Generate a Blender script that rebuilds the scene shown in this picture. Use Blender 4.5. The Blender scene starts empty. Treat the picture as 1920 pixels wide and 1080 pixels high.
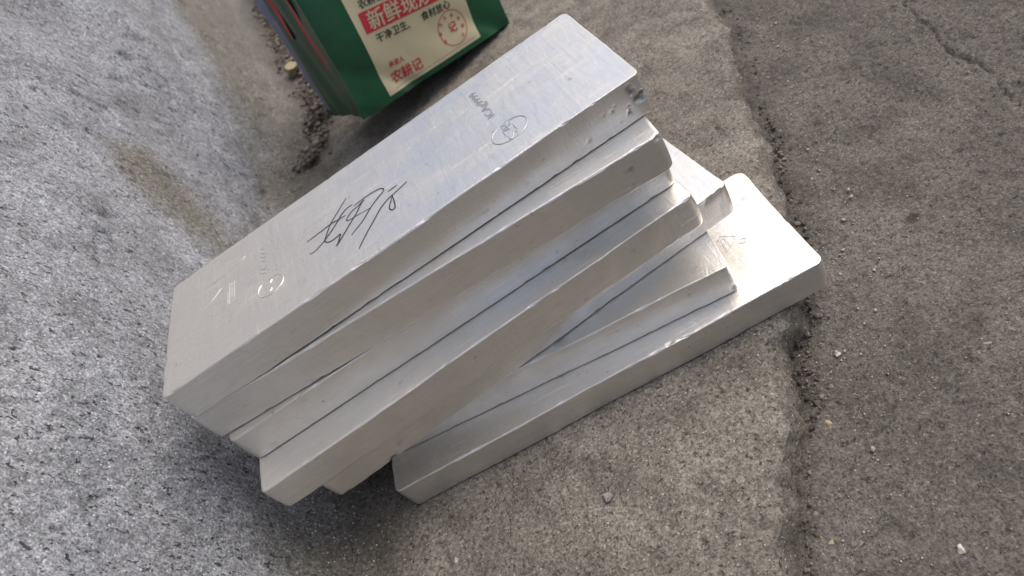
import bpy, bmesh, math, random
import numpy as np
from mathutils import Matrix, Vector

scene = bpy.context.scene
col = scene.collection

# ------------------------------------------------------------------ camera
cam_data = bpy.data.cameras.new("camera")
cam_data.sensor_width = 36.0
cam_data.lens = 23.867
cam_data.clip_start = 0.01
cam_data.clip_end = 200.0
cam = bpy.data.objects.new("camera", cam_data)
col.objects.link(cam)
RIGHT = Vector((0.82948, -0.30762, -0.46620))
DOWN = Vector((-0.54966, -0.59781, -0.58352))
FWD = Vector((-0.09920, 0.74027, -0.66495))
m = Matrix((RIGHT, -DOWN, -FWD)).transposed().to_4x4()
m.translation = Vector((0.09071, -0.42189, 0.44221))
cam.matrix_world = m
cam_data.dof.use_dof = True
cam_data.dof.focus_distance = 0.47
cam_data.dof.aperture_fstop = 9.0
scene.camera = cam

# ------------------------------------------------------------------ light
SUN_AZ, SUN_EL = math.radians(74), math.radians(54)     # from +Y, turning to +X
world = bpy.data.worlds.new("World")
scene.world = world
world.use_nodes = True
wn = world.node_tree
for n in list(wn.nodes):
    wn.nodes.remove(n)
sky = wn.nodes.new('ShaderNodeTexSky')
sky.sky_type = 'NISHITA'
sky.sun_disc = False
sky.sun_elevation = SUN_EL
sky.sun_rotation = SUN_AZ
sky.air_density = 1.0
sky.dust_density = 5.0
sky.ozone_density = 0.6
bg = wn.nodes.new('ShaderNodeBackground')
bg.inputs['Strength'].default_value = 0.15
wo = wn.nodes.new('ShaderNodeOutputWorld')
haze_sat = wn.nodes.new('ShaderNodeHueSaturation')      # thin cloud: a paler sky all round
haze_sat.inputs['Saturation'].default_value = 0.95
wn.links.new(sky.outputs[0], haze_sat.inputs['Color'])
wn.links.new(haze_sat.outputs[0], bg.inputs[0])
wn.links.new(bg.outputs[0], wo.inputs[0])

sun_data = bpy.data.lights.new("sun", 'SUN')
sun_data.energy = 1.2
sun_data.angle = math.radians(50)
sun_data.color = (1.0, 0.95, 0.88)
sun = bpy.data.objects.new("sun", sun_data)
col.objects.link(sun)
to_sun = Vector((math.sin(SUN_AZ) * math.cos(SUN_EL), math.cos(SUN_AZ) * math.cos(SUN_EL), math.sin(SUN_EL)))
sun.rotation_euler = to_sun.to_track_quat('Z', 'Y').to_euler()
sun.location = (1, 2, 3)

scene.view_settings.view_transform = 'Standard'
scene.view_settings.look = 'None'
scene.view_settings.gamma = 1.0
scene.view_settings.use_curve_mapping = False
scene.view_settings.exposure = 0.25
scene.cycles.max_bounces = 6
scene.cycles.diffuse_bounces = 3
scene.cycles.glossy_bounces = 4

# ------------------------------------------------------------------ helpers
def hash3(i, j, k, seed):
    h = (i.astype(np.int64) * 374761393 + j.astype(np.int64) * 668265263 + k.astype(np.int64) * 2147483647 + seed * 974711) & 0x7fffffff
    h = ((h ^ (h >> 13)) * 1274126177) & 0x7fffffff
    h = ((h ^ (h >> 16)) * 668265263) & 0x7fffffff
    h = h ^ (h >> 15)
    return (h & 0xffff) / 65535.0

def vnoise(P, seed=0):
    """smooth value noise in [-1,1] on an (N,3) array"""
    F = np.floor(P).astype(np.int64)
    f = P - F
    f = f * f * f * (f * (f * 6 - 15) + 10)
    i, j, k = F[:, 0], F[:, 1], F[:, 2]
    r = 0
    for a in (0, 1):
        for b in (0, 1):
            for c in (0, 1):
                w = (f[:, 0] if a else 1 - f[:, 0]) * (f[:, 1] if b else 1 - f[:, 1]) * (f[:, 2] if c else 1 - f[:, 2])
                r = r + w * hash3(i + a, j + b, k + c, seed)
    return r * 2 - 1

def fbm(P, seed=0, octv=4, gain=0.5):
    r, a, t = 0, 1.0, 0
    for o in range(octv):
        r = r + a * vnoise(P * (2.03 ** o) + 17.3 * o, seed + o)
        t += a
        a *= gain
    return r / t

def pits(P, seed, thresh=0.55, p=1.0):
    """sparse round-ish holes: 0 outside, up to 1 inside"""
    v = vnoise(P, seed)
    return np.clip((v - thresh) / (1 - thresh), 0, 1) ** p

def sstep(a, b, x):
    t = np.clip((x - a) / (b - a), 0, 1)
    return t * t * (3 - 2 * t)

def mesh_np(name, V, F, mat, smooth=True, parent=None, attrs=None):
    me = bpy.data.meshes.new(name)
    V = np.asarray(V, dtype=np.float32)
    F = np.asarray(F, dtype=np.int32)
    n, k = F.shape
    me.vertices.add(len(V))
    me.vertices.foreach_set('co', V.ravel())
    me.loops.add(n * k)
    me.loops.foreach_set('vertex_index', F.ravel())
    me.polygons.add(n)
    me.polygons.foreach_set('loop_start', np.arange(0, n * k, k, dtype=np.int32))
    me.polygons.foreach_set('loop_total', np.full(n, k, dtype=np.int32))
    if smooth:
        me.polygons.foreach_set('use_smooth', np.ones(n, dtype=bool))
    me.update(calc_edges=True)
    me.validate()
    if attrs:
        for an, av in attrs.items():
            at = me.attributes.new(an, 'FLOAT', 'POINT')
            at.data.foreach_set('value', np.asarray(av, dtype=np.float32))
    o = bpy.data.objects.new(name, me)
    if mat:
        me.materials.append(mat)
    col.objects.link(o)
    if parent:
        o.parent = parent
    return o

def grid_faces(nu, nv):
    i = np.arange(nu - 1)[:, None] * nv + np.arange(nv - 1)[None, :]
    i = i.ravel()
    return np.stack([i, i + nv, i + nv + 1, i + 1], 1)

def tag(o, label=None, cat=None, group=None, kind=None):
    if label: o['label'] = label
    if cat: o['category'] = cat
    if group: o['group'] = group
    if kind: o['kind'] = kind
    return o

def spaced(a, b, da, breaks):
    """1-D coordinates with local step sizes: breaks = [(x_end, step), ...] starting at a"""
    out = [a]
    x = a
    for xe, st in breaks:
        n = max(1, int(round((xe - x) / st)))
        out += list(np.linspace(x, xe, n + 1)[1:])
        x = xe
    return np.array(out)

# ------------------------------------------------------------------ materials
class NT:
    def __init__(self, name):
        self.mat = bpy.data.materials.new(name)
        self.mat.use_nodes = True
        self.t = self.mat.node_tree
        self.b = self.t.nodes['Principled BSDF']
        self.tc = self.t.nodes.new('ShaderNodeTexCoord')
    def n(self, typ, **kw):
        nd = self.t.nodes.new(typ)
        for k, v in kw.items():
            setattr(nd, k, v)
        return nd
    def link(self, a, b):
        self.t.links.new(a, b)
    def mapping(self, scale=(1, 1, 1), rot=(0, 0, 0), loc=(0, 0, 0), src='Object'):
        mp = self.n('ShaderNodeMapping')
        mp.inputs['Scale'].default_value = scale
        mp.inputs['Rotation'].default_value = rot
        mp.inputs['Location'].default_value = loc
        self.link(self.tc.outputs[src], mp.inputs['Vector'])
        return mp.outputs[0]
    def noise(self, vec, scale, detail=3, rough=0.55, dist=0.0):
        nd = self.n('ShaderNodeTexNoise')
        nd.inputs['Scale'].default_value = scale
        nd.inputs['Detail'].default_value = detail
        nd.inputs['Roughness'].default_value = rough
        nd.inputs['Distortion'].default_value = dist
        self.link(vec, nd.inputs['Vector'])
        return nd.outputs['Fac']
    def voro(self, vec, scale, out='Distance', feature='F1'):
        nd = self.n('ShaderNodeTexVoronoi')
        nd.feature = feature
        nd.inputs['Scale'].default_value = scale
        self.link(vec, nd.inputs['Vector'])
        return nd.outputs[out]
    def ramp(self, fac, stops):
        nd = self.n('ShaderNodeValToRGB')
        el = nd.color_ramp.elements
        while len(el) < len(stops):
            el.new(0.5)
        for e, (p, c) in zip(el, stops):
            e.position = p
            e.color = (c, c, c, 1) if isinstance(c, (int, float)) else (*c, 1)
        self.link(fac, nd.inputs[0])
        return nd.outputs[0]
    def mix(self, fac, a, b, mode='MIX'):
        nd = self.n('ShaderNodeMix')
        nd.data_type = 'RGBA'
        nd.blend_type = mode
        for sock, v in ((nd.inputs[0], fac), (nd.inputs[6], a), (nd.inputs[7], b)):
            if hasattr(v, 'is_output'):
                self.link(v, sock)
            elif isinstance(v, (int, float)):
                sock.default_value = v if sock.type == 'VALUE' else (v, v, v, 1)
            else:
                sock.default_value = (*v, 1)
        return nd.outputs[2]
    def math(self, op, a, b=0.0, clamp=False):
        nd = self.n('ShaderNodeMath')
        nd.operation = op
        nd.use_clamp = clamp
        for sock, v in ((nd.inputs[0], a), (nd.inputs[1], b)):
            if hasattr(v, 'is_output'):
                self.link(v, sock)
            else:
                sock.default_value = v
        return nd.outputs[0]
    def bump(self, h, strength, dist, prev=None):
        nd = self.n('ShaderNodeBump')
        nd.inputs['Strength'].default_value = strength
        nd.inputs['Distance'].default_value = dist
        self.link(h, nd.inputs['Height'])
        if prev is not None:
            self.link(prev, nd.inputs['Normal'])
        return nd.outputs[0]
    def attr(self, name):
        nd = self.n('ShaderNodeAttribute')
        nd.attribute_name = name
        return nd.outputs['Fac']
    def set(self, **kw):
        for k, v in kw.items():
            s = self.b.inputs[k.replace('_', ' ')]
            if hasattr(v, 'is_output'):
                self.link(v, s)
            elif isinstance(v, tuple) and len(v) == 3:
                s.default_value = (*v, 1)
            else:
                s.default_value = v
        return self.mat

def concrete(name, c_dark, c_mid, c_light, grain=420, dirt_shade_col=(0.035, 0.03, 0.025), streak=False, bump=1.0, patch=7.0, contrast=1.0, pore=0.6, pore_at=0.60, gloss=(0.92, 0.25), sand_glint=0.93):
    k = NT(name)
    v = k.mapping()
    base = k.mix(k.ramp(k.noise(v, patch, 5, 0.65, 0.3), [(0.36, 0.0), (0.64, 1.0)]), c_mid, c_light)
    base = k.mix(k.ramp(k.noise(v, patch * 4.3, 4, 0.65), [(0.42, 0.0), (0.70, 0.8)]), base, c_dark)
    base = k.mix(k.attr('dirt_shade'), base, dirt_shade_col)
    base = k.mix(k.attr('soil_shade'), base, (0.060, 0.052, 0.042))
    gv = k.mapping(scale=(1.0, 1.0, 0.62), rot=(math.radians(22), 0, 0)) if streak else v
    g1 = k.noise(v, grain * 1.25, 2, 0.7)
    g2 = k.noise(gv, grain * 0.6, 3, 0.7)
    fine = k.ramp(g1, [(0.32, 1.0 - 0.50 * contrast), (0.5, 1.0), (0.68, 1.0 + 0.55 * contrast)])
    mid = k.ramp(g2, [(0.32, 1.0 - 0.40 * contrast), (0.52, 1.0), (0.70, 1.0 + 0.34 * contrast)])
    c = k.mix(1.0, base, fine, 'MULTIPLY')
    c = k.mix(1.0, c, mid, 'MULTIPLY')
    # pale sand grains; the wall's extra ones are painted-in glints
    vo = k.n('ShaderNodeTexVoronoi')
    vo.inputs['Scale'].default_value = grain * 1.15
    k.link(v, vo.inputs['Vector'])
    sep = k.n('ShaderNodeSeparateColor')
    k.link(vo.outputs['Color'], sep.inputs[0])
    white = k.math('MULTIPLY', k.ramp(sep.outputs[0], [(sand_glint, 0.0), (sand_glint + 0.03, 1.0)]), k.ramp(vo.outputs['Distance'], [(0.25, 1.0), (0.45, 0.0)]))
    c = k.mix(k.math('MULTIPLY', white, 0.65), c, tuple(min(0.8, x * 2.0) for x in c_light))
    # open pores, much darker than the surface
    pv = k.mapping(scale=(1.0, 1.0, 0.55), rot=(math.radians(22), 0, 0), loc=(3, 1, 2)) if streak else v
    po = k.ramp(k.noise(pv, grain * 0.55, 2, 0.75, 0.1), [(pore_at, 0.0), (pore_at + 0.055, 1.0)])
    c = k.mix(k.math('MULTIPLY', po, pore), c, tuple(x * 0.22 for x in c_dark))
    hgt = k.math('SUBTRACT', k.math('ADD', k.math('MULTIPLY', g2, 1.0), k.math('MULTIPLY', g1, 0.45)), k.math('MULTIPLY', po, 0.55))
    nb = k.bump(hgt, 0.8 * bump, 0.0016)
    return k.set(Base_Color=c, Roughness=gloss[0], Normal=nb, Specular_IOR_Level=gloss[1])

M = {}
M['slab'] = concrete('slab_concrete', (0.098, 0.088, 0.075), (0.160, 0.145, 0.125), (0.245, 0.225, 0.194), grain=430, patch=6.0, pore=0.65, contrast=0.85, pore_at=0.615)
M['ground'] = concrete('ground_concrete', (0.072, 0.065, 0.058), (0.112, 0.102, 0.091), (0.152, 0.140, 0.125), grain=470, patch=4.5, pore=0.55, contrast=0.8, pore_at=0.62)
M['wall'] = concrete('wall_render', (0.160, 0.167, 0.184), (0.245, 0.256, 0.282), (0.325, 0.340, 0.374), grain=430, streak=True, patch=4.0, dirt_shade_col=(0.150, 0.136, 0.108), bump=1.0, contrast=1.05, pore=0.95, pore_at=0.612, gloss=(0.68, 0.45), sand_glint=0.89)

def metal(name, tint=(0.92, 0.895, 0.855), rough=0.39):
    k = NT(name)
    # every bar takes its own piece of the pattern
    oi = k.n('ShaderNodeObjectInfo')
    off = k.n('ShaderNodeCombineXYZ')
    for q in range(3):
        k.link(k.math('MULTIPLY', oi.outputs['Random'], (3.7, 5.3, 2.9)[q]), off.inputs[q])
    add = k.n('ShaderNodeVectorMath')
    k.link(k.tc.outputs['Object'], add.inputs[0]); k.link(off.outputs[0], add.inputs[1])
    def mp(scale=(1, 1, 1), rot=(0, 0, 0)):
        m_ = k.n('ShaderNodeMapping')
        m_.inputs['Scale'].default_value = scale; m_.inputs['Rotation'].default_value = rot
        k.link(add.outputs[0], m_.inputs['Vector'])
        return m_.outputs[0]
    v = add.outputs[0]
    brush = k.noise(mp((9, 260, 260)), 3.0, 3, 0.68)
    cloud = k.noise(v, 24, 5, 0.65, 0.5)
    grain = k.noise(v, 850, 2, 0.6)
    ripple = k.noise(mp((70, 16, 16)), 2.0, 2, 0.5, 0.7)
    scr1 = k.ramp(k.noise(mp((10, 620, 300), (0, 0, 0.35)), 1.6, 2, 0.5, 0.05), [(0.665, 0.0), (0.70, 1.0)])
    scr2 = k.ramp(k.noise(mp((500, 11, 300), (0, 0, 0.25)), 1.6, 2, 0.5, 0.05), [(0.675, 0.0), (0.71, 1.0)])
    scratch = k.math('MULTIPLY', k.math('MAXIMUM', scr1, scr2), k.ramp(cloud, [(0.40, 0.1), (0.62, 1.0)]))
    c = k.mix(k.ramp(cloud, [(0.35, 0.0), (0.68, 1.0)]), tint, tuple(x * y for x, y in zip(tint, (0.84, 0.83, 0.80))))
    c = k.mix(k.ramp(brush, [(0.3, 0.0), (0.72, 0.5)]), c, tuple(x * 0.72 for x in tint))
    c = k.mix(k.math('MULTIPLY', scratch, 0.5), c, (0.96, 0.95, 0.93))
    spots = k.ramp(k.noise(v, 130, 4, 0.7), [(0.655, 0.0), (0.71, 0.5)])
    c = k.mix(spots, c, (0.34, 0.31, 0.27))
    c = k.mix(k.attr('dirt_shade'), c, (0.055, 0.052, 0.05))
    r = k.math('ADD', k.math('MULTIPLY', cloud, 0.42), rough - 0.21)
    r = k.math('ADD', r, k.math('MULTIPLY', k.math('SUBTRACT', brush, 0.5), 0.35))
    r = k.math('SUBTRACT', r, k.math('MULTIPLY', scratch, 0.08), True)
    hgt = k.math('ADD', k.math('MULTIPLY', ripple, 0.55), k.math('MULTIPLY', cloud, 0.75))
    nb = k.bump(hgt, 0.24, 0.002)
    hg2 = k.math('ADD', k.math('MULTIPLY', brush, 0.30), k.math('MULTIPLY', grain, 0.35))
    hg2 = k.math('ADD', hg2, k.math('MULTIPLY', scratch, -0.35))
    nb = k.bump(hg2, 0.55, 0.0006, nb)
    return k.set(Base_Color=c, Metallic=0.90, Roughness=r, Normal=nb)

M['silver'] = metal('cast_silver')
k = NT('stamp_metal'); M['stamp'] = k.set(Base_Color=(0.44, 0.45, 0.48), Metallic=0.9, Roughness=0.42)
k = NT('bright_scratch'); M['scratch'] = k.set(Base_Color=(0.92, 0.91, 0.89), Metallic=1.0, Roughness=0.42)
k = NT('marker_ink'); M['ink'] = k.set(Base_Color=(0.022, 0.022, 0.032), Roughness=0.55)

def film(name, c1, c2, rough=0.38, bump=0.25):
    k = NT(name)
    v = k.mapping()
    c = k.mix(k.ramp(k.noise(v, 14, 3, 0.5), [(0.4, 0.0), (0.65, 1.0)]), c1, c2)
    nb = k.bump(k.noise(v, 25, 3, 0.5, 0.5), bump, 0.006)
    return k.set(Base_Color=c, Roughness=rough, Normal=nb)

M['green'] = film('green_film', (0.002, 0.046, 0.018), (0.003, 0.064, 0.025), 0.32)
M['cream'] = film('cream_paper', (0.44, 0.395, 0.255), (0.49, 0.44, 0.285), 0.5, 0.12)
M['red'] = film('red_print', (0.42, 0.015, 0.03), (0.48, 0.02, 0.035), 0.5, 0.05)
M['black'] = film('black_print', (0.02, 0.02, 0.015), (0.03, 0.03, 0.02), 0.6, 0.05)
M['lilac'] = film('lilac_plastic', (0.20, 0.21, 0.30), (0.25, 0.26, 0.36), 0.45, 0.4)

def stone(name, c):
    k = NT(name)
    v = k.mapping()
    cc = k.mix(k.ramp(k.noise(v, 300, 4, 0.6), [(0.35, 0.0), (0.65, 1.0)]), tuple(x * 0.7 for x in c), c)
    return k.set(Base_Color=cc, Roughness=0.9, Normal=k.bump(k.noise(v, 500, 3), 0.5, 0.001))
M['stone_grey'] = stone('pebble_grey', (0.30, 0.27, 0.25))
M['stone_pale'] = stone('pebble_pale', (0.62, 0.58, 0.50))
M['stone_dark'] = stone('rubble_dark', (0.085, 0.07, 0.055))
M['stone_mid'] = stone('rubble_mid', (0.20, 0.175, 0.145))
M['grit'] = stone('grit', (0.44, 0.40, 0.34))
M['yellow'] = stone('dry_leaf', (0.34, 0.30, 0.19))

# ------------------------------------------------------------------ setting: slab, lower ground, wall
EDGE = np.array([[0.0, -0.42], [0.0768, -0.2916], [0.0896, -0.2751], [0.1029, -0.2537], [0.114, -0.241], [0.1226, -0.2258], [0.1349, -0.2121], [0.1513, -0.1956],
                 [0.1601, -0.1771], [0.171, -0.1589], [0.1763, -0.1344], [0.1978, -0.1282], [0.2192, -0.1016], [0.2345, -0.073], [0.2532, -0.036],
                 [0.2696, 0.0], [0.2841, 0.0328], [0.3052, 0.0851], [0.3255, 0.1349], [0.3545, 0.1962], [0.3748, 0.2501], [0.3907, 0.3015],
                 [0.4114, 0.3506], [0.4607, 0.4573], [0.85, 1.3], [1.65, 3.0]])
def edge_x(y):
    x = np.interp(y, EDGE[:, 1], EDGE[:, 0])
    x = x - np.where(y < -0.42, (-0.42 - y) * 0.75, 0)
    P = np.stack([np.zeros_like(y), y, np.zeros_like(y)], 1)
    return x + 0.0022 * vnoise(P * 38, 41) + 0.0012 * vnoise(P * 130, 42) + 0.0008 * vnoise(P * 300, 43)

def ground_z(x, y):
    """height of the lower paving beside the slab"""
    return -0.031 + 0.020 * sstep(-0.15, 0.20, y)

def build_slab():
    ys = spaced(-1.2, 3.0, 0, [(-0.34, 0.03), (-0.05, 0.0019), (0.70, 0.0042), (1.3, 0.010), (3.0, 0.05)])
    us = np.concatenate([np.linspace(0, 0.25, 40)[:-1], np.linspace(0.25, 0.985, 210), np.linspace(0.985, 1.0, 9)[1:]])
    nf = 14
    Y, U = np.meshgrid(ys, us, indexing='ij')
    ex = edge_x(ys)
    X = -0.34 + (ex[:, None] + 0.34) * U
    Z = np.zeros_like(X)
    # broken edge face
    w = np.linspace(0, 1, nf + 1)[1:]
    Yf = np.repeat(ys[:, None], nf, 1)
    Wf = np.repeat(w[None, :], len(ys), 0)
    lean = 0.010 + 0.010 * (vnoise(np.stack([0 * ys, ys * 22, 0 * ys], 1), 44) * 0.5 + 0.5)
    Xf = ex[:, None] + lean[:, None] * Wf ** 0.75
    Zf = -0.050 * Wf
    X = np.concatenate([X, Xf], 1); Y = np.concatenate([Y, Yf], 1); Z = np.concatenate([Z, Zf], 1)
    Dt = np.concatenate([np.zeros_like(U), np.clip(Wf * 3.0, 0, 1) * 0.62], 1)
    nu, nv = X.shape
    P = np.stack([X.ravel(), Y.ravel(), Z.ravel()], 1)
    dist = (np.repeat(ex[:, None], nv, 1) - X).ravel()
    h = 0.0016 * fbm(P * 9, 50, 3) + 0.0009 * fbm(P * 60, 52, 3) + 0.0007 * vnoise(P * 260, 55) - 0.0022 * pits(P * 120, 56, 0.60)
    face = dist <= 0.0
    # rounded, worn arris
    h = h - 0.0045 * sstep(0.014, -0.004, dist) * (0.6 + 0.6 * (vnoise(P * 40, 57) * 0.5 + 0.5))
    # keep the bearing area under the stack level
    under = sstep(0.23, 0.17, np.abs(P[:, 0] - 0.06)) * sstep(0.10, 0.06, np.abs(P[:, 1] + 0.044))
    h = np.where(face, h, h * (1 - under) - 0.0008 * under)
    P[:, 2] += np.where(face, 0, h)
    nx = np.where(face, 1.0, 0.0)
    P[:, 0] += nx * (0.0035 * fbm(P * 70, 58, 3) + 0.002 * vnoise(P * 220, 59) - 0.004 * pits(P * 75, 60, 0.45))
    P[:, 2] += nx * -0.0045
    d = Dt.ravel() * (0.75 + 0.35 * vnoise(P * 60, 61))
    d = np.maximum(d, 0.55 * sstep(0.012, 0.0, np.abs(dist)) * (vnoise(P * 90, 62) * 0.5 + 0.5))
    # brown dirt where slab and wall meet, deepened to paint in the stack's shadow
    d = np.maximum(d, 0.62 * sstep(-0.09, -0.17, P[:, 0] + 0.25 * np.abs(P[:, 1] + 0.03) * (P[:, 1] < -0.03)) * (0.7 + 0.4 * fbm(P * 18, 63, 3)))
    o = mesh_np('pavement', P, grid_faces(nu, nv)[:, ::-1], M['slab'], attrs={'dirt_shade': np.clip(d, 0, 1)})
    return tag(o, 'raised worn concrete slab with a broken edge under the bars', kind='structure')
build_slab()

CRACK = np.array([[0.53, 0.19], [0.5101, 0.1389], [0.492, 0.1064], [0.484, 0.088], [0.4785, 0.0542], [0.4725, 0.023], [0.4698, -0.0083], [0.464, -0.0331],
                  [0.4543, -0.0633], [0.4444, -0.0899], [0.43, -0.13]])
def seg_dist(x, y, poly):
    d = np.full(x.shape, 1e9)
    for (x0, y0), (x1, y1) in zip(poly[:-1], poly[1:]):
        dx, dy = x1 - x0, y1 - y0
        t = np.clip(((x - x0) * dx + (y - y0) * dy) / (dx * dx + dy * dy), 0, 1)
        d = np.minimum(d, np.hypot(x - x0 - t * dx, y - y0 - t * dy))
    return d

def build_ground():
    xs = spaced(-30, 30, 0, [(-4, 4.0), (-0.6, 0.3), (0.06, 0.03), (0.56, 0.0021), (0.9, 0.02), (4, 0.3), (30, 4.0)])
    ys = spaced(-30, 30, 0, [(-4, 4.0), (-0.6, 0.3), (-0.34, 0.02), (0.22, 0.0021), (0.5, 0.006), (1.0, 0.03), (4, 0.3), (30, 4.0)])
    X, Y = np.meshgrid(xs, ys, indexing='ij')
    x, y = X.ravel(), Y.ravel()
    P = np.stack([x, y, 0 * x], 1)
    ex = edge_x(y)
    near = (np.abs(x) < 2) & (np.abs(y) < 2)
    # the ground sheet stays low under slab and wall
    z = ground_z(x, y)
    h = 0.0022 * fbm(P * 8, 70, 3) + 0.0011 * fbm(P * 55, 72, 3) + 0.0007 * vnoise(P * 250, 75) - 0.002 * pits(P * 110, 76, 0.6)
    toe = sstep(0.055, 0.0, x - ex) * near
    h = h + 0.008 * toe * (0.5 + 0.5 * fbm(P * 45, 77, 3))
    wob = P + 0.0018 * np.stack([vnoise(P * 190, 83), vnoise(P * 190, 84), 0 * x], 1) + 0.004 * np.stack([vnoise(P * 60, 78), vnoise(P * 60, 79), 0 * x], 1)
    cd = seg_dist(wob[:, 0], wob[:, 1], CRACK)
    wid = 0.0017 + 0.0008 * vnoise(P * 35, 80)
    crack = sstep(1.0, 0.25, cd / np.maximum(wid, 0.0008)) * near
    h = h - 0.0028 * crack
    z = z + h * near - 0.06 * (x < ex - 0.08) * 0
    d = 0.6 * crack
    d = np.maximum(d, near * 0.75 * sstep(0.038, 0.004, x - ex) * (0.65 + 0.6 * fbm(P * 40, 81, 3)) * (0.45 + 0.55 * sstep(0.2, 0.0, y)))
    spot = np.hypot(x - 0.3302, y + 0.0884) + 0.002 * vnoise(P * 200, 82)
    d = np.maximum(d, 0.8 * sstep(0.0065, 0.003, spot))
    P[:, 2] = z
    o = mesh_np('ground', P, grid_faces(len(xs), len(ys)), M['ground'], attrs={'dirt_shade': np.clip(d, 0, 1)})
    return tag(o, 'darker brown-grey concrete ground with a crack', kind='structure')
build_ground()

TOE = np.array([[-0.196, -1.2], [-0.178, -0.1], [-0.172, 0.05], [-0.185, 0.3], [-0.175, 0.55], [-0.150, 0.66], [-0.145, 0.88], [-0.175, 1.02], [-0.235, 1.6], [-0.40, 3.0], [-0.9, 8.0]])
def build_wall():
    ys = spaced(-1.2, 8.0, 0, [(-0.26, 0.03), (0.60, 0.0023), (1.15, 0.005), (1.8, 0.02), (8.0, 0.2)])
    R, tmax = 0.055, math.radians(80)
    Lf = R * tmax
    ss = spaced(-0.03, 2.4, 0, [(0.0, 0.006), (0.46, 0.0023), (0.7, 0.012), (2.4, 0.1)])
    th = np.clip(ss / R, 0, tmax)
    up = np.clip(ss - Lf, 0, None)
    px = np.where(ss < 0, -ss, -(R * np.sin(th)) - up * math.cos(tmax))
    pz = np.where(ss < 0, 0.22 * ss, R * (1 - np.cos(th)) + up * math.sin(tmax))
    nx, nz = np.sin(th), np.cos(th)
    toe = np.interp(ys, TOE[:, 1], TOE[:, 0])
    X = toe[:, None] + px[None, :]
    Z = np.repeat(pz[None, :], len(ys), 0)
    Y = np.repeat(ys[:, None], len(ss), 1)
    P = np.stack([X.ravel(), Y.ravel(), Z.ravel()], 1)
    S = np.repeat(ss[None, :], len(ys), 0).ravel()
    NX = np.repeat(nx[None, :], len(ys), 0).ravel()
    NZ = np.repeat(nz[None, :], len(ys), 0).ravel()
    st = P.copy()
    st[:, 1] = P[:, 1] + 0.36 * P[:, 2]
    Q = st * np.array([1.0, 1.0, 0.30])
    h = 0.007 * fbm(P * 7, 90, 3) + 0.0018 * fbm(P * 30, 92, 3) + 0.0007 * vnoise(Q * 190, 95) + 0.0005 * vnoise(Q * 330, 96)
    rough_zone = 0.5 + 0.5 * vnoise(P * 9, 97)
    h = h - 0.0060 * pits(Q * 105, 98, 0.60) * (0.2 + rough_zone) - 0.0016 * pits(P * 180, 99, 0.55)
    h = h * sstep(-0.02, 0.03, S) - 0.002 * (S < 0)
    P[:, 0] += NX * h
    P[:, 2] += NZ * h
    # earth-brown splash zone along the base and a rust-brown run
    d = sstep(0.13, 0.02, S + 0.045 * fbm(P * 12, 101, 3) + 0.01 * vnoise(P * 120, 105)) * 0.95
    yy, zz = P[:, 1], P[:, 2]
    run = sstep(0.085, 0.0, np.abs(yy - 0.31 - 0.42 * (zz - 0.07)) + 0.02 * fbm(P * 25, 103, 3)) * sstep(0.250, 0.205, zz + 0.02 * vnoise(P * 40, 106)) * (0.45 + 0.4 * sstep(0.05, 0.16, zz))
    d = np.maximum(d, run)
    d = np.maximum(d, 0.85 * sstep(0.0, 0.22, yy - 0.42 - 1.6 * zz + 0.10 * fbm(P * 9, 104, 3)))
    soil_shade = sstep(0.085, 0.015, S + 0.03 * fbm(P * 16, 107, 3)) * (0.30 + 0.60 * sstep(0.42, 0.62, yy))
    soil_shade = np.maximum(soil_shade, 0.90 * sstep(0.085, 0.0, S + 0.03 * fbm(P * 20, 108, 3)) * sstep(-0.22, -0.05, yy) * sstep(0.16, 0.06, yy))  # shade under the stack's overhang, painted dark on the wall toe
    o = mesh_np('wall', P, grid_faces(len(ys), len(ss)), M['wall'], attrs={'dirt_shade': np.clip(d, 0, 1), 'soil_shade': np.clip(soil_shade, 0, 1)})
    return tag(o, 'rough grey cement rendered wall rising behind the left bar ends', kind='structure')
build_wall()

# ------------------------------------------------------------------ silver ingots
TH = 0.029842
def lattice_axis(h, step, fine_from=None):
    e = np.array([0, 0.25, 0.6, 1.0, 1.5, 2.1, 2.8, 3.7, 5.0, 6.8]) * 0.001
    n = max(2, int(round((2 * h - 2 * 0.0088) / step)))
    mid = np.linspace(-h + 0.0088, h - 0.0088, n + 1)
    if fine_from is not None:
        mid = np.concatenate([mid[mid < fine_from], np.arange(fine_from, h - 0.0088, 0.0009)])
    return np.concatenate([-h + e, mid, (h - e)[::-1]])

def ingot_disp(x, y, seed):
    """height of the top skin over the nominal plane"""
    P = np.stack([x, y, np.zeros_like(x) + 0.5], 1)
    return 0.00045 * fbm(P * 14, seed, 3) - 0.0003

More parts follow.
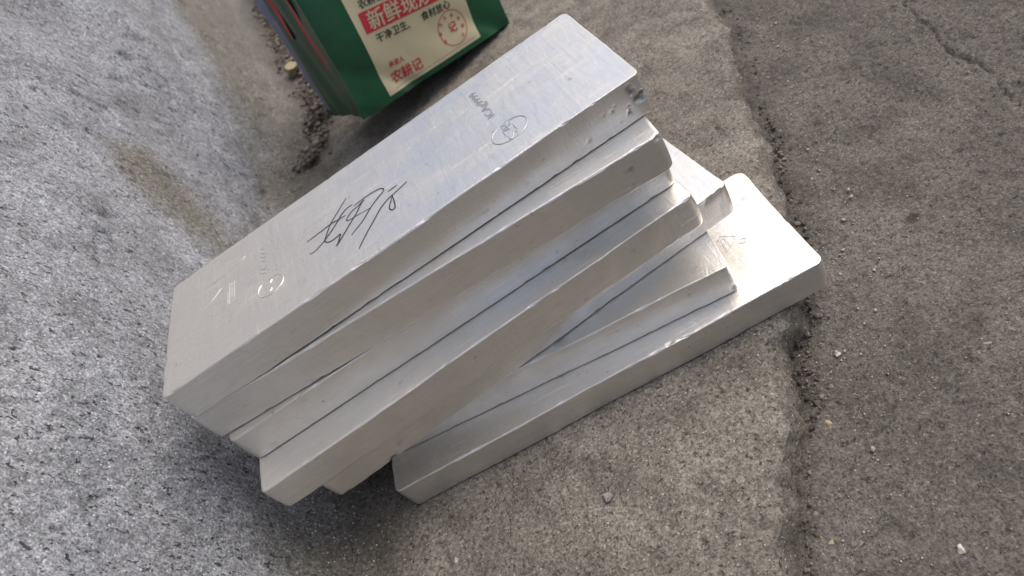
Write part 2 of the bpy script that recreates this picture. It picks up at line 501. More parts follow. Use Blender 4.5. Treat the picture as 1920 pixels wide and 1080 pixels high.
def build_ingot(length, width, seed, dents, fine_from=None):
    hx, hy, hz = length / 2, width / 2, TH / 2 - 0.0001
    xs, ys = lattice_axis(hx, 0.0026, fine_from), lattice_axis(hy, 0.0026)
    ze = np.array([0, 0.25, 0.6, 1.0, 1.5, 2.1, 2.8, 3.7]) * 0.001
    zs = np.concatenate([-hz + ze, np.linspace(-hz + 0.0052, hz - 0.0052, 22 if fine_from is not None else 9), (hz - ze)[::-1]])
    nx, ny, nz = len(xs), len(ys), len(zs)
    idx = {}
    ids = -np.ones((nx, ny, nz), dtype=np.int64)
    surf = np.zeros((nx, ny, nz), bool)
    surf[[0, -1]] = True; surf[:, [0, -1]] = True; surf[:, :, [0, -1]] = True
    I, J, K = np.nonzero(surf)
    ids[I, J, K] = np.arange(len(I))
    V = np.stack([xs[I], ys[J], zs[K]], 1)
    def quads(a):
        return np.stack([a[:-1, :-1].ravel(), a[1:, :-1].ravel(), a[1:, 1:].ravel(), a[:-1, 1:].ravel()], 1)
    F = np.concatenate([quads(ids[:, :, -1]), quads(ids[:, :, 0])[:, ::-1], quads(ids[:, 0, :]), quads(ids[:, -1, :])[:, ::-1],
                        quads(ids[0, :, :])[:, ::-1], quads(ids[-1, :, :])])
    rng = np.random.default_rng(seed)
    x, y, z = V.T
    # plan rounding of the four upright edges
    rv = 0.0060 + 0.002 * vnoise(np.stack([np.sign(x) * 3, np.sign(y) * 5, 0 * x], 1) + seed, seed)
    qx, qy = np.clip(x, -(hx - rv), hx - rv), np.clip(y, -(hy - rv), hy - rv)
    dx, dy = x - qx, y - qy
    dl = np.hypot(dx, dy) + 1e-12
    mm = np.maximum(np.abs(dx), np.abs(dy))
    x2, y2 = qx + dx / dl * mm, qy + dy / dl * mm
    # outward plan normal
    ex, ey = hx - np.abs(x), hy - np.abs(y)
    corner = (np.abs(dx) > 1e-9) & (np.abs(dy) > 1e-9)
    nX = np.where(corner, dx / dl, np.where(ex < ey, np.sign(x), 0.0))
    nY = np.where(corner, dy / dl, np.where(ex < ey, 0.0, np.sign(y)))
    # rounding of top and bottom edges
    P = np.stack([x2, y2, z], 1)
    rh = 0.0011 + 0.0003 * vnoise(P * 40, seed + 3) + 0.0003 * vnoise(P * 160, seed + 4)
    mb = np.minimum(ex, ey)
    e = np.clip(rh - mb, 0, None); g = np.clip(rh - (hz - np.abs(z)), 0, None)
    hyp = np.hypot(e, g) + 1e-12
    both = (e > 0) & (g > 0)
    e2 = np.where(both, e / hyp * np.maximum(e, g), e); g2 = np.where(both, g / hyp * np.maximum(e, g), g)
    x3 = x2 - nX * (e - e2); y3 = y2 - nY * (e - e2); z3 = z - np.sign(z) * (g - g2)
    # cast unevenness of sides and ends
    side = np.clip(e2 / np.maximum(rh, 1e-6), 0, 1)
    P = np.stack([x3, y3, z3], 1)
    dsp = 0.0010 * fbm(P * 13, seed + 5, 3) + 0.00022 * vnoise(P * 90, seed + 6)
    endness = np.abs(nX) * side
    bow = (0.0016 * vnoise(np.stack([np.sign(x) * 2.0, y * 14, z * 25], 1) + seed * 1.7, seed + 7)) * endness
    zz = z / hz
    belly = endness * (0.0008 * np.cos(zz * 1.6 + rng.uniform(-0.5, 0.5)))
    x3 = x3 + nX * side * dsp + np.sign(x) * (bow + belly)
    y3 = y3 + nY * side * dsp
    topn = (z >= hz - 1e-9) | ((hz - np.abs(z) < rh) & (z > 0))
    z3 = z3 + np.where(topn, ingot_disp(x3, y3, seed), 0) + np.where(z < -hz + 0.003, 0.0001, 0)
    # nicks on arrises
    nick = both * pits(P * 190, seed + 8, 0.50) * 0.0013
    x3 -= nX * nick; y3 -= nY * nick; z3 -= np.sign(z) * nick * 0.6
    dirt_shade = np.zeros_like(x)
    for (cx, cy, cz, r, depth, stain) in dents:
        dd = np.sqrt((x3 - cx) ** 2 + (y3 - cy) ** 2 + (z3 - cz) ** 2)
        wobble = 1 + 0.35 * vnoise(P * 300, seed + 9)
        k_ = sstep(r, r * 0.25, dd * wobble)
        toC = -np.stack([nX * side, nY * side, np.where(np.abs(z) >= hz - 1e-6, np.sign(z), 0) * (1 - side * 0.5)], 1)
        x3 += toC[:, 0] * k_ * depth; y3 += toC[:, 1] * k_ * depth; z3 += toC[:, 2] * k_ * depth
        dirt_shade = np.maximum(dirt_shade, k_ * stain)
    return np.stack([x3, y3, z3], 1), F, dirt_shade

W = 0.1246
BARS = [  # x, y, yaw, length, dents (local x, y, z, radius, depth, stain)
    (0.0, 0.0, 0.0, 0.3737, [(0.1765, -0.0623, 0.009, 0.0040, 0.0010, 0.55), (0.1770, -0.0623, 0.005, 0.0036, 0.0014, 0.65), (0.1785, -0.0623, -0.001, 0.0042, 0.0018, 0.70),
                            (0.1825, -0.0618, 0.001, 0.0034, 0.0014, 0.70), (0.1815, -0.0618, -0.003, 0.0030, 0.0012, 0.6), (0.1722, -0.0623, -0.002, 0.0016, 0.0012, 0.8),
                            (0.1716, -0.0623, -0.005, 0.0018, 0.0014, 0.8), (0.1708, -0.0623, -0.0075, 0.0024, 0.0016, 0.7), (0.164, -0.0623, 0.004, 0.0014, 0.0006, 0.4), (0.161, -0.0623, 0.002, 0.0018, 0.0006, 0.35),
                            (0.155, -0.0623, 0.003, 0.0012, 0.0005, 0.4), (0.140, -0.0623, -0.007, 0.0022, 0.0005, 0.2), (0.163, -0.0623, -0.009, 0.0018, 0.0005, 0.3), (0.168, -0.0623, -0.011, 0.0014, 0.0005, 0.3), (0.133, -0.0623, -0.010, 0.0012, 0.0005, 0.35)]),
    (-0.0039, -0.0092, -0.0769, 0.3705, [(0.16, -0.0623, 0.002, 0.0022, 0.0008, 0.6), (0.183, -0.062, 0.013, 0.003, 0.0012, 0.3), (-0.10, -0.0623, -0.012, 0.004, 0.0010, 0.1)]),
    (-0.0039, -0.0042, 0.0026, 0.3670, [(-0.165, -0.062, -0.011, 0.005, 0.0012, 0.1), (-0.12, -0.062, 0.012, 0.004, 0.0010, 0.0)]),
    (-0.0045, -0.0282, 0.0331, 0.3663, [(-0.02, -0.0618, 0.0145, 0.0026, 0.0007, 0.1), (-0.05, -0.061, 0.0145, 0.0024, 0.0006, 0.1), (0.13, -0.0623, 0.002, 0.003, 0.0006, 0.2), (-0.14, -0.061, 0.0145, 0.0026, 0.0006, 0.0)]),
    (0.0214, -0.0135, 0.0706, 0.3729, [(-0.135, -0.0618, -0.0145, 0.0055, 0.0028, 0.5), (-0.122, -0.062, -0.004, 0.004, 0.0007, 0.3), (0.170, -0.062, 0.013, 0.004, 0.0015, 0.2), (0.178, -0.0618, 0.014, 0.004, 0.0014, 0.0)]),
    (0.0069, -0.0140, -0.1520, 0.3700, [(0.150, -0.0623, 0.004, 0.0016, 0.0006, 0.8), (0.181, -0.0615, -0.010, 0.004, 0.0012, 0.3), (0.05, -0.055, 0.0149, 0.007, 0.0006, 0.15)]),
    (0.0595, -0.0440, -0.0857, 0.3696, [(0.062, -0.0615, 0.0149, 0.0026, 0.0014, 0.5), (0.153, -0.0615, 0.0149, 0.0028, 0.0008, 0.0), (0.168, 0.034, 0.0149, 0.005, 0.0005, 0.0), (0.02, -0.0623, 0.006, 0.003, 0.0006, 0.1), (-0.03, -0.0623, 0.0, 0.003, 0.0005, 0.15), (-0.163, -0.062, 0.014, 0.0026, 0.0006, 0.0)]),
]
BAR_LABELS = [
    'signed silver bar lying on top of the stack',
    'second silver bar from the top, right under the signed bar',
    'third silver bar from the top, only its front side showing',
    'fourth silver bar from the top, sticking out over a darker bar end',
    'fifth silver bar from the top, its pale right end jutting past the bars above',
    'sixth silver bar from the top, its wedge-shaped top lying on the lowest bar',
    'lowest silver bar in the stack, lying on the concrete slab',
]
ingots = []
for i, (bx, by, yaw, ln, dents) in enumerate(BARS):
    V, F, dirt_shade = build_ingot(ln, W, 200 + 31 * i, dents, 0.125 if i == 0 else None)
    o = mesh_np('silver_ingot', V, F, M['silver'], attrs={'dirt_shade': dirt_shade})
    o.location = (bx, by, (6 - i) * TH + TH / 2)
    o.rotation_euler = (0, 0, yaw)
    tag(o, BAR_LABELS[i], 'metal bar', 'stacked silver bars')
    ingots.append(o)

def smooth_poly(pts, n=6):
    """Catmull-Rom through the points"""
    p = np.asarray(pts, float)
    if len(p) < 3:
        return p
    q = np.vstack([2 * p[0] - p[1], p, 2 * p[-1] - p[-2]])
    out = []
    for i in range(1, len(q) - 2):
        for t in np.linspace(0, 1, n, endpoint=False):
            a, b, c, d = q[i - 1], q[i], q[i + 1], q[i + 2]
            out.append(0.5 * ((2 * b) + (c - a) * t + (2 * a - 5 * b + 4 * c - d) * t ** 2 + (3 * b - a - 3 * c + d) * t ** 3))
    out.append(p[-1])
    return np.array(out)

def ribbons(name, strokes, width, lift, mat, parent, seed, smooth=True, taper=False, ridge=0.0):
    """thin strokes that follow the uneven top of an ingot"""
    V, F = [], []
    for s in strokes:
        p = smooth_poly(s) if smooth else np.asarray(s, float)
        t = np.gradient(p, axis=0)
        t /= np.linalg.norm(t, axis=1)[:, None] + 1e-12
        nrm = np.stack([-t[:, 1], t[:, 0]], 1)
        w = np.full(len(p), width)
        if taper:
            u = np.linspace(0, 1, len(p))
            w = width * (0.35 + 0.65 * np.sin(np.pi * np.clip(u * 0.9 + 0.08, 0, 1)) ** 0.5)
        base = len(V)
        for off, hgt in ((-1, 0), (-0.45, ridge), (0.45, ridge), (1, 0)):
            q = p + nrm * (w * off / 2)[:, None]
            z = TH / 2 - 0.0001 + ingot_disp(q[:, 0], q[:, 1], seed) + lift + hgt
            V += list(np.column_stack([q, z]))
        n = len(p)
        for r in range(3):
            for j in range(n - 1):
                F.append((base + r * n + j, base + r * n + j + 1, base + (r + 1) * n + j + 1, base + (r + 1) * n + j))
    return mesh_np(name, np.array(V), np.array(F)[:, ::-1], mat, parent=parent)

# marks on the bars, in each bar's own coordinates (metres)
SIG = [[[-0.0599, -0.0008], [-0.0488, 0.0], [-0.0377, 0.0008], [-0.0316, -0.0003], [-0.0259, -0.001]], [[-0.0225, 0.0192], [-0.03, 0.0108], [-0.0384, 0.0015], [-0.0425, -0.0059], [-0.0453, -0.0123], [-0.0453, -0.0156], [-0.0426, -0.0183], [-0.0382, -0.019], [-0.0331, -0.018], [-0.0345, -0.0222], [-0.0362, -0.026], [-0.038, -0.028], [-0.0336, -0.0242], [-0.0255, -0.0156], [-0.0172, -0.0069], [-0.0122, -0.0002], [-0.0094, 0.0023], [-0.0153, -0.0004], [-0.0201, -0.0013], [-0.0246, -0.0049], [-0.0261, -0.0074], [-0.0245, -0.0091], [-0.0185, -0.0102], [-0.0067, -0.0123]], [[-0.0189, 0.006], [-0.0236, 0.0062], [-0.0287, 0.0033], [-0.0325, -0.0011], [-0.0389, -0.0074], [-0.045, -0.0126], [-0.0491, -0.0151], [-0.0548, -0.0177], [-0.0593, -0.0171]], [[-0.0178, 0.003], [-0.0114, 0.004], [-0.0036, 0.004], [0.0038, 0.0025], [0.0067, -0.0003], [0.0065, -0.0032], [0.0021, -0.0062], [-0.0059, -0.012], [-0.0143, -0.0206], [-0.021, -0.0249], [-0.0252, -0.0278]], [[0.0094, -0.0077], [0.014, -0.0074], [0.0171, -0.0071]], [[0.0248, -0.0109], [0.0196, -0.0126], [0.0132, -0.0145], [0.0076, -0.0161], [0.0007, -0.0205], [-0.0068, -0.0286], [-0.0142, -0.0365], [-0.0199, -0.0436], [-0.0223, -0.047]], [[0.0116, -0.0146], [0.0114, -0.0241], [0.0105, -0.0301], [0.0082, -0.0305], [0.0066, -0.0276], [0.008, -0.0227], [0.0113, -0.0161]]]
OV = [[[0.0897, -0.0276], [0.0888, -0.033], [0.0901, -0.0375], [0.0939, -0.0413], [0.0995, -0.0432], [0.1054, -0.0428], [0.1107, -0.041], [0.1141, -0.0366], [0.1155, -0.0315], [0.1144, -0.0268], [0.1111, -0.0231], [0.1054, -0.021], [0.0988, -0.0213], [0.0924, -0.0243], [0.0897, -0.0276]], [[0.0988, -0.0213], [0.0986, -0.0269]], [[0.1014, -0.0231], [0.102, -0.031]], [[0.1051, -0.0212], [0.1046, -0.0267]], [[0.0986, -0.0269], [0.1046, -0.0267]], [[0.0989, -0.0227], [0.1014, -0.0231], [0.1049, -0.0215]], [[0.1058, -0.028], [0.1064, -0.0357]], [[0.0979, -0.0288], [0.098, -0.0361]], [[0.0982, -0.0287], [0.102, -0.0302], [0.1057, -0.029]], [[0.099, -0.0376], [0.099, -0.0415], [0.1009, -0.0418], [0.1028, -0.0382], [0.1046, -0.0373], [0.1054, -0.0399], [0.1046, -0.0423]]]
TXT = [[0.102, -0.0036], [0.0996, 0.0407]]
OV2 = [[[-0.1043, -0.0211], [-0.1036, -0.0249], [-0.1011, -0.0286], [-0.0964, -0.0307], [-0.0917, -0.0311], [-0.0868, -0.0292], [-0.0836, -0.0266], [-0.0824, -0.0213], [-0.0847, -0.0164], [-0.0882, -0.0137], [-0.0943, -0.0134], [-0.1004, -0.0142], [-0.1033, -0.0172], [-0.1043, -0.0211]], [[-0.0993, -0.0169], [-0.0978, -0.0178]], [[-0.0989, -0.0213], [-0.0978, -0.0222]], [[-0.0986, -0.0263], [-0.0983, -0.0271]], [[-0.0936, -0.0181], [-0.092, -0.0159]], [[-0.0941, -0.0272], [-0.0925, -0.0252]], [[-0.0923, -0.0217], [-0.0921, -0.0224]], [[-0.0884, -0.0262], [-0.0881, -0.0271]], [[-0.0884, -0.0176], [-0.0881, -0.0185]], [[-0.0907, -0.0194], [-0.0904, -0.0196]]]
DOTS = [[-0.0902, 0.0326], [-0.0874, 0.0186], [-0.0942, 0.0185], [-0.0874, 0.0083], [-0.0877, -0.0015], [-0.0875, -0.0073], [-0.0946, -0.0014], [-0.0998, -0.0074], [-0.0996, 0.0193], [-0.0994, 0.0085], [-0.0996, 0.0039], [-0.0992, -0.0012], [-0.0998, 0.0142]]
ARCS = [[[-0.1005, 0.0207], [-0.0984, 0.0177], [-0.0962, 0.0162]], [[-0.1004, 0.0148], [-0.0986, 0.0125], [-0.097, 0.0117]], [[-0.1013, 0.0012], [-0.0986, -0.0022], [-0.0965, -0.0029]], [[-0.1008, 0.0051], [-0.0984, 0.0026], [-0.0963, 0.0012]], [[-0.1003, 0.0253], [-0.0981, 0.0226], [-0.0963, 0.0215]], [[-0.0994, 0.0298], [-0.0973, 0.0274]]]
SCR = [[[-0.1512, 0.0284], [-0.1419, 0.0295], [-0.1333, 0.0303], [-0.1253, 0.0317], [-0.1181, 0.0329], [-0.1141, 0.0354]], [[-0.153, 0.0056], [-0.1466, 0.0082], [-0.1416, 0.0119], [-0.1371, 0.0155]], [[-0.1296, 0.0146], [-0.1299, -0.01]], [[-0.1277, 0.0136], [-0.1275, -0.0041]], [[-0.1312, 0.005], [-0.1315, -0.007]], [[-0.1254, 0.0141], [-0.1254, -0.0068]], [[-0.0888, -0.051], [-0.0836, -0.0505], [-0.0786, -0.0513]], [[-0.1471, 0.0273], [-0.1353, 0.0295], [-0.1207, 0.0309]]]
TRI = [[[0.1366, 0.008], [0.1469, -0.0002], [0.1338, -0.0107], [0.1366, 0.008]], [[0.1366, 0.004], [0.1389, 0.0028], [0.1376, -0.0016], [0.1344, -0.0035], [0.1366, 0.004]], [[0.1395, -0.0016], [0.1387, -0.0072]]]
OV3 = [[[0.1462, -0.0074], [0.1487, -0.0056], [0.1517, -0.0075], [0.1513, -0.0095], [0.149, -0.0106], [0.146, -0.0087], [0.1462, -0.0074]], [[0.1491, -0.0067], [0.1478, -0.0095]], [[0.1507, -0.0074], [0.1495, -0.0102]]]

# ------------------------------------------------------------------ text helper
def text_mesh(body):
    cu = bpy.data.curves.new('text', 'FONT')
    cu.body = body
    cu.resolution_u = 3
    ob = bpy.data.objects.new('text', cu)
    col.objects.link(ob)
    bpy.context.view_layer.update()
    dg = bpy.context.evaluated_depsgraph_get()
    me = bpy.data.meshes.new_from_object(ob.evaluated_get(dg))
    col.objects.unlink(ob)
    bpy.data.objects.remove(ob)
    V = np.zeros(len(me.vertices) * 3)
    me.vertices.foreach_get('co', V)
    V = V.reshape(-1, 3)
    polys = [tuple(p.vertices) for p in me.polygons]
    bpy.data.meshes.remove(me)
    return V[:, :2], polys

def poly_obj(name, V, polys, mat, parent):
    me = bpy.data.meshes.new(name)
    me.from_pydata([tuple(v) for v in V], [], polys)
    me.materials.append(mat)
    o = bpy.data.objects.new(name, me)
    col.objects.link(o)
    o.parent = parent
    return o

S0, S6 = 200, 200 + 31 * 6
ribbons('signature', SIG, 0.00105, 0.00022, M['ink'], ingots[0], S0, taper=True)
ribbons('oval_stamp', OV, 0.0007, 0.00020, M['stamp'], ingots[0], S0, ridge=0.00018)
ribbons('oval_stamp', OV2, 0.0006, 0.00018, M['scratch'], ingots[0], S0, ridge=0.00025)
ribbons('number_stamp', ARCS + [[(x, y), (x + 0.0009, y - 0.0012)] for x, y in DOTS], 0.0006, 0.00018, M['scratch'], ingots[0], S0, ridge=0.00025)
ribbons('scratch_marks', SCR, 0.00032, 0.00014, M['scratch'], ingots[0], S0, taper=True, ridge=0.00012)['kind'] = 'stuff'
ribbons('triangle_stamp', TRI, 0.0005, 0.00020, M['stamp'], ingots[6], S6, smooth=False, ridge=0.00012)
ribbons('number_stamp', OV3, 0.0005, 0.00020, M['stamp'], ingots[6], S6, ridge=0.00012)
V2, pol = text_mesh('ICAg9999')
V2 = (V2 - V2.min(0)) / (V2.max(0) - V2.min(0))
b0, b1 = np.array(TXT[0]), np.array(TXT[1])
du = b1 - b0
dv = np.array([-du[1], du[0]]) / np.linalg.norm(du) * 0.0074
q = b0 + V2[:, :1] * du + V2[:, 1:] * dv
z = TH / 2 - 0.0001 + ingot_disp(q[:, 0], q[:, 1], S0) + 0.0003
poly_obj('number_stamp', np.column_stack([q, z]), pol, M['stamp'], ingots[0])

# ------------------------------------------------------------------ green bag
BA = np.array([-0.0393, 0.4610, 0.0537])
BS = np.array([0.9071, 0.3742, -0.1926])
BT = np.array([0.1221, 0.2038, 0.9714])
BN = np.array([0.4028, -0.9047, 0.1392])
BW, BH, BD = 0.2684, 0.36, 0.13
def bag_front(s, t):
    """depth of the front sheet over its plane (bulge and creases)"""
    u = np.clip(s / BW, 0, 1)
    P = np.stack([s, t, 0 * s], 1)
    b = 0.010 * np.sin(np.pi * u) ** 0.8 * sstep(0.0, 0.12, t)
    return b - 0.004 * np.abs(np.sin((s * 0.8 + t * 1.3) * 38 + 2 * vnoise(P * 9, 303))) ** 6 * sstep(0.10, 0.0, t) + 0.0040 * fbm(P * np.array([14, 9, 1]), 301, 3) * np.sin(np.pi * u) ** 0.3
def bag_pt(s, t, d):
    s, t, d = np.broadcast_arrays(np.asarray(s, float), np.asarray(t, float), np.asarray(d, float))
    return BA + s[:, None] * BS + t[:, None] * BT + d[:, None] * BN

bag = bpy.data.objects.new('food_bag', None)
col.objects.link(bag)
bag.location = tuple(BA + BS * BW * 0.5 - BN * BD * 0.5)
tag(bag, 'upright dark green printed bag with cream label behind the bars', 'bag')
bpy.context.view_layer.update()
BO = np.array(bag.location)

def build_bag_body():
    ts = np.linspace(0, BH, 60)
    nfr = 48
    V = []
    ring = None
    for t in ts:
        f_s = np.linspace(0, BW, nfr)
        front = bag_pt(f_s, np.full(nfr, t), bag_front(f_s, np.full(nfr, t)))
        close = sstep(0.20, 0.36, t)
        dep = BD * (1 - 0.93 * close)
        ng = 12
        g = np.linspace(0, 1, ng + 2)[1:-1]
        fold = (0.012 + 0.020 * close) * (1 - np.abs(2 * g - 1))
        crease = 0.0015 * np.sin(g * 19 + t * 30)
        right = bag_pt(BW - fold + crease, np.full(ng, t), -dep * g)
        f_b = np.linspace(BW, 0, nfr)
        back = bag_pt(f_b, np.full(nfr, t), -dep - 0.5 * bag_front(f_b, np.full(nfr, t)))
        left = bag_pt(fold[::-1] * 0.55 + crease, np.full(ng, t), -dep * g[::-1])
        V.append(np.concatenate([front, right, back, left]))
    n = len(V[0])
    VV = np.concatenate(V)
    F = []
    for a in range(len(ts) - 1):
        for b in range(n):
            c = (b + 1) % n
            F.append((a * n + b, a * n + c, (a + 1) * n + c, (a + 1) * n + b))
    # floor of the bag
    c0 = len(VV)
    VV = np.concatenate([VV, VV[:n].mean(0)[None]])
    F += [(c0, (b + 1) % n, b, b) for b in range(n)]
    me = bpy.data.meshes.new('bag_body')
    me.from_pydata([tuple(v - BO) for v in VV], [], [f if f[2] != f[3] else f[:3] for f in F])
    me.materials.append(M['green'])
    for p in me.polygons: p.use_smooth = True
    me.update()
    o = bpy.data.objects.new('bag_body', me)
    col.objects.link(o)
    o.parent = bag
    md = o.modifiers.new('edge', 'EDGE_SPLIT'); md.split_angle = math.radians(50)
    return o
body = build_bag_body()

def on_front(st, lift):
    s, t = st[:, 0], st[:, 1]
    return bag_pt(s, t, bag_front(s, t) + lift) - BO

def front_patch(name, quad, mat, lift, parent, nu=40, nv=40):
    """quad: BL, BR, TR, TL in bag-front coordinates"""
    u, v = np.meshgrid(np.linspace(0, 1, nu), np.linspace(0, 1, nv), indexing='ij')
    u, v = u.ravel()[:, None], v.ravel()[:, None]
    q = [np.array(c) for c in quad]
    st = (q[0] * (1 - u) + q[1] * u) * (1 - v) + (q[3] * (1 - u) + q[2] * u) * v
    return mesh_np(name, on_front(st, lift), grid_faces(nu, nv), mat, parent=parent)

def front_text(body_txt, origin, size, ang, mat, parent, lift=0.0011, bold=0.0):
    V2, pol = text_mesh(body_txt)
    nv = len(V2)
    V2 = np.concatenate([V2, V2 + [0.035, 0.0], V2 + [0.017, 0.03]]) * size      # heavier print strokes
    pol = pol + [tuple(i + nv for i in p) for p in pol] + [tuple(i + 2 * nv for i in p) for p in pol]
    ca, sa = math.cos(ang), math.sin(ang)
    st = np.array(origin) + np.stack([V2[:, 0] * ca - V2[:, 1] * sa, V2[:, 0] * sa + V2[:, 1] * ca], 1)
    return poly_obj('lettering', on_front(st, lift + np.repeat([0.0, 0.0001, 0.0002], nv)), pol, mat, parent)

label = front_patch('label', [(0.047, 0.0075), (0.2145, 0.0075), (0.2195, 0.27), (0.052, 0.27)], M['cream'], 0.0005, bag, 60, 80)
A1 = math.radians(-5.0)
front_patch('banner', [(0.0580, 0.0915), (0.2100, 0.0780), (0.2120, 0.1050), (0.0598, 0.1185)], M['red'], 0.0008, label, 50, 16)
front_text('新鲜现炒', (0.0655, 0.0945), 0.0255, A1, M['cream'], label, 0.0012)
front_text('农耕记', (0.0655, 0.1225), 0.0125, A1, M['black'], label)
front_text('干净卫生,', (0.0660, 0.0760), 0.0125, A1, M['black'], label)
front_text('食材放心', (0.1390, 0.0695), 0.0125, A1, M['black'], label)
front_text('承诺人', (0.0655, 0.0405), 0.0085, math.radians(-6), M['red'], label)
front_text('农耕记', (0.0610, 0.0195), 0.0172, math.radians(-3), M['red'], label)
# round seal
def ring_obj(name, c, r, w, mat, parent, n=72):
    a = np.linspace(0, 2 * np.pi, n, endpoint=False)
    st = np.concatenate([np.array(c) + np.stack([np.cos(a), np.sin(a)], 1) * (r - w / 2), np.array(c) + np.stack([np.cos(a), np.sin(a)], 1) * (r + w / 2)])
    F = [(i, n + i, n + (i + 1) % n, (i + 1) % n) for i in range(n)]
    return mesh_np(name, on_front(st, 0.0011), np.array(F), mat, parent=parent)
seal_c = (0.1790, 0.0395)
ring_obj('seal_ring', seal_c, 0.0235, 0.0010, M['red'], label)
front_text('记', (seal_c[0] - 0.0075, seal_c[1] - 0.004), 0.0150, A1, M['red'], label)
for i_, ch in enumerate('新鲜卫生食材放心'):
    a = math.radians(215 - i_ * 36)
    front_text(ch, (seal_c[0] + 0.0170 * math.cos(a) - 0.0026, seal_c[1] + 0.0170 * math.sin(a) - 0.0020), 0.0054, a - math.pi / 2, M['red'], label)
ribs = np.array([[0.060, 0.0120], [0.2060, 0.0120], [0.2060, 0.0127], [0.060, 0.0127]])
front_patch('print_line', ribs, M['stone_grey'], 0.0011, label, 40, 2)

# printed red stripe on the left gusset
def gusset_patch(name, d0, d1, t0, t1, mat, wob):
    tt = np.linspace(t0, t1, 40)
    V = []
    for dd in (d0, d1):
        g = dd / BD
        w = wob * np.sin(tt * 70) * 0.6
        close = sstep(0.20, 0.36, tt)
        fold = (0.012 + 0.020 * close) * (1 - np.abs(2 * g - 1)) * 0.55 + 0.0015 * np.sin(g * 19 + tt * 30)
        V.append(bag_pt(fold - 0.0012, tt, -(dd + w) * (1 - 0.93 * close)) - BO)
    return mesh_np(name, np.concatenate(V), grid_faces(2, 40), mat, parent=bag)
gusset_patch('red_stripe', 0.036, 0.048, 0.075, 0.33, M['red'], 0.002)
gusset_patch('red_stripe', 0.104, 0.114, 0.12, 0.33, M['red'], 0.002)

# ------------------------------------------------------------------ lilac plastic pouch behind the bag
def build_pouch():
    n, m_ = 40, 40
    c = np.array([-0.083, 0.69, 0.004])
    V = []
    for j in range(m_):
        t = j / (m_ - 1)
        a = np.linspace(0, 2 * np.pi, n, endpoint=False)
        rx, ry = 0.030 * (1 - 0.25 * t), 0.022 * (1 - 0.8 * t) + 0.002
        px = rx * np.sign(np.cos(a)) * np.abs(np.cos(a)) ** 0.6
        py = ry * np.sign(np.sin(a)) * np.abs(np.sin(a)) ** 0.8
        V.append(np.stack([c[0] + px + 0.02 * t, c[1] + py + 0.05 * t, np.full(n, c[2] + 0.30 * t)], 1))
    V = np.concatenate(V)
    d = 0.006 * fbm(V * np.array([25, 25, 12]), 320, 3)
    V[:, 0] += d; V[:, 1] -= d
    F = [(j * n + i, j * n + (i + 1) % n, (j + 1) * n + (i + 1) % n, (j + 1) * n + i) for j in range(m_ - 1) for i in range(n)]
    me = bpy.data.meshes.new('plastic_pouch')
    me.from_pydata([tuple(v) for v in V], [], F + [tuple(range(n))[::-1], tuple(range((m_ - 1) * n, m_ * n))])
    for p in me.polygons: p.use_smooth = True
    me.materials.append(M['lilac'])
    o = bpy.data.objects.new('plastic_pouch', me)
    col.objects.link(o)
    return tag(o, 'pale lilac plastic pouch squeezed between green bag and wall', 'pouch')
build_pouch()

# ------------------------------------------------------------------ pebbles, grit and rubble
def rock_mesh(name, size, seed, flat=0.6, mat=None, sub=2):
    bm = bmesh.new()
    bmesh.ops.create_icosphere(bm, subdivisions=sub, radius=1.0)
    me = bpy.data.meshes.new(name)
    rng = np.random.default_rng(seed)
    P = np.array([v.co for v in bm.verts])
    ax = rng.uniform(0.7, 1.2, 3) * np.array([1, 1, flat])
    r = 1 + 0.28 * vnoise(P * 1.3 + seed, seed) + 0.14 * vnoise(P * 3.1, seed + 1)
    P = P * r[:, None]
    for _ in range(11):                      # broken facets
        nn = rng.normal(size=3); nn /= np.linalg.norm(nn)
        P = P - np.clip(P @ nn - rng.uniform(0.38, 0.75), 0, None)[:, None] * nn
    P = P * ax * size
    for v, p in zip(bm.verts, P):
        v.co = p
    bm.to_mesh(me); bm.free()
    if mat: me.materials.append(mat)
    return me

def pebble(name, x, y, z, size, seed, mat, label, cat='pebble', flat=0.6, rz=0.0, group=None):
    size = size * 1.45
    me = rock_mesh(name, size, seed, flat, M[mat], sub=3)
    o = bpy.data.objects.new(name, me)
    col.objects.link(o)
    o.location = (x, y, z + size * flat * 0.40)
    o.rotation_euler = (0, 0, rz)
    return tag(o, label, cat, group)

pebble('pebble', 0.0168, -0.1740, 0.0, 0.0040, 401, 'stone_grey', 'grey-brown pebble on the slab in front of the lowest bar')
pebble('pebble', -0.1082, -0.1517, 0.0, 0.0022, 402, 'stone_pale', 'white stone chip at the bottom edge of the picture left of centre')
pebble('pebble', 0.1841, -0.3010, -0.0305, 0.0022, 403, 'stone_pale', 'cream pebble near the bottom right corner')
pebble('pebble', 0.2134, -0.1561, -0.0295, 0.0018, 405, 'stone_pale', 'white pebble on the ground below the lowest bar\'s right end')
pebble('leaf_scrap', 0.174, -0.196, -0.0295, 0.0032, 407, 'yellow', 'yellowish dry leaf scrap beside the broken slab edge', 'scrap', 0.3, 0.8)
pebble('leaf_scrap', 0.1265, -0.2621, -0.0305, 0.0030, 408, 'yellow', 'straw-coloured scrap at the bottom of the slab edge', 'scrap', 0.4, 0.3)
pebble('stone_chip', 0.2872, -0.2071, -0.0310, 0.0062, 409, 'stone_grey', 'flat pale stone chip set in the ground at far right', 'stone chip', 0.12)
pebble('paper_scrap', -0.160, 0.93, 0.012, 0.016, 410, 'yellow', 'crumpled pale yellow scrap in the rubble by the bag', 'scrap', 0.5)

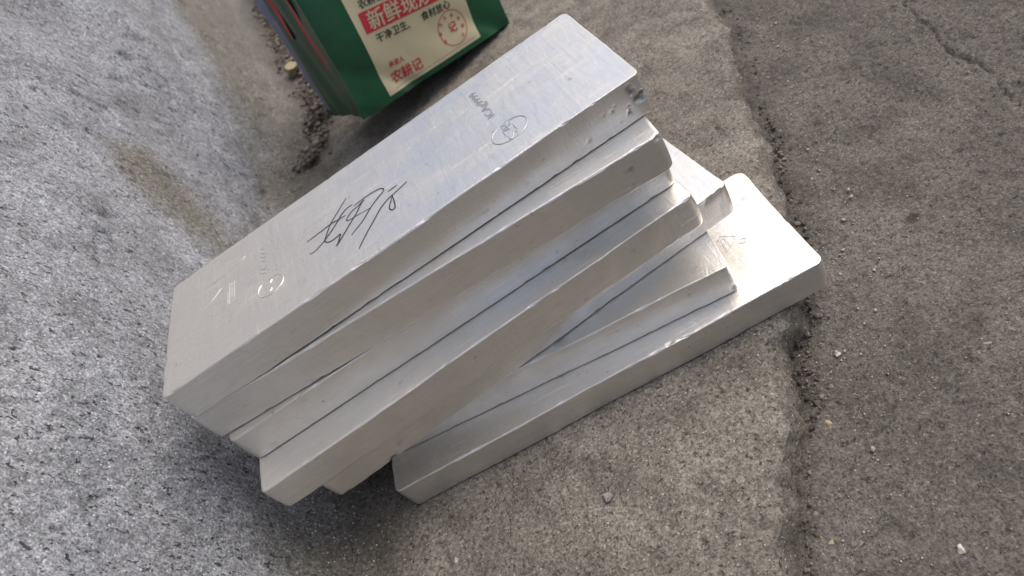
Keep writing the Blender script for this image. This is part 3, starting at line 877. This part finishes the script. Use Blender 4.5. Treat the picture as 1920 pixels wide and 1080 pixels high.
def scatter(name, pts, sizes, mats, label, seed, flat=0.65):
    Vs, Fs, mi = [], [], []
    base = [rock_mesh('tmp', 1.0, seed + i, flat, sub=2) for i in range(5)]
    tmpl = []
    for me in base:
        P = np.array([v.co for v in me.vertices]); F = np.array([tuple(p.vertices) for p in me.polygons])
        tmpl.append((P, F))
        bpy.data.meshes.remove(me)
    rng = np.random.default_rng(seed)
    off = 0
    for (x, y, z), s in zip(pts, sizes):
        P, F = tmpl[rng.integers(5)]
        a = rng.uniform(0, 6.28)
        ca, sa = math.cos(a), math.sin(a)
        Q = P * s
        Q = np.stack([Q[:, 0] * ca - Q[:, 1] * sa, Q[:, 0] * sa + Q[:, 1] * ca, Q[:, 2]], 1) + [x, y, z + s * flat * 0.35]
        Vs.append(Q); Fs.append(F + off); off += len(P)
    o = mesh_np(name, np.concatenate(Vs), np.concatenate(Fs), M[mats], smooth=False)
    return tag(o, label, None, kind='stuff')

rng = np.random.default_rng(7)
pts, sz = [], []
for _ in range(800):                     # along the foot of the slab edge
    y = rng.uniform(-0.34, 0.25)
    x = float(edge_x(np.array([y]))[0]) + 0.012 + abs(rng.normal(0, 0.03))
    pts.append((x, y, float(ground_z(x, y)) + 0.001)); sz.append(rng.uniform(0.0004, 0.0011) * (2.0 if rng.random() < 0.08 else 1))
for _ in range(350):
    x, y = rng.uniform(0.1, 0.55), rng.uniform(-0.34, 0.2)
    if x > float(edge_x(np.array([y]))[0]) + 0.015:
        pts.append((x, y, float(ground_z(x, y)) + 0.0005)); sz.append(rng.uniform(0.0003, 0.0009))
scatter('grit', pts, sz, 'grit', 'pale loose grit along the foot of the slab edge', 500)
pts, sz = [], []
for _ in range(500):
    x, y = rng.uniform(-0.17, 0.2), rng.uniform(-0.30, -0.10)
    if x < float(edge_x(np.array([y]))[0]) - 0.008:
        pts.append((x, y, 0.0)); sz.append(rng.uniform(0.0003, 0.0009) * (1.7 if rng.random() < 0.05 else 1))
scatter('grit', pts, sz, 'grit', 'fine pale grit lying on the concrete slab', 520)
def kerb_crumbs(n, seed, big):
    rg = np.random.default_rng(seed)
    pp, ss_ = [], []
    for _ in range(n):
        y = rg.uniform(-0.33, 0.12) if rg.random() < 0.85 else rg.uniform(0.1, 0.40)
        x = float(edge_x(np.array([y]))[0]) + 0.010 + abs(rg.normal(0, 0.011))
        pp.append((x, y, float(ground_z(x, y)) + rg.uniform(0.001, 0.007) * math.exp(-((x - float(edge_x(np.array([y]))[0]) - 0.01) / 0.012) ** 2)))
        ss_.append(0.0006 + big * rg.random() ** 3)
    return pp, ss_
pts, sz = kerb_crumbs(900, 21, 0.0026)
scatter('crumbs', pts, sz, 'stone_dark', 'dark dirty crumbs packed along the broken slab edge', 600)
pts, sz = kerb_crumbs(700, 22, 0.0024)
scatter('crumbs', pts, sz, 'stone_mid', 'grey-brown concrete crumbs along the broken slab edge', 620)
pts, sz = [], []
for _ in range(1800):
    t = rng.uniform(0, 1)
    y = 0.56 + 1.1 * t ** 1.4
    x = float(np.interp(y, TOE[:, 1], TOE[:, 0])) + 0.012 + rng.normal(0.0, 0.015)
    pts.append((x, y, 0.002 + rng.uniform(-0.002, 0.012) * (0.5 + 0.5 * math.sin(y * 47)))); sz.append(0.0012 + 0.0065 * rng.random() ** 3)
scatter('rubble', pts[::2], sz[::2], 'stone_dark', 'dark crumbled mortar along the wall base behind the bag', 540)
scatter('rubble', pts[1::2], sz[1::2], 'stone_mid', 'grey-brown crumbled mortar along the wall base behind the bag', 560)
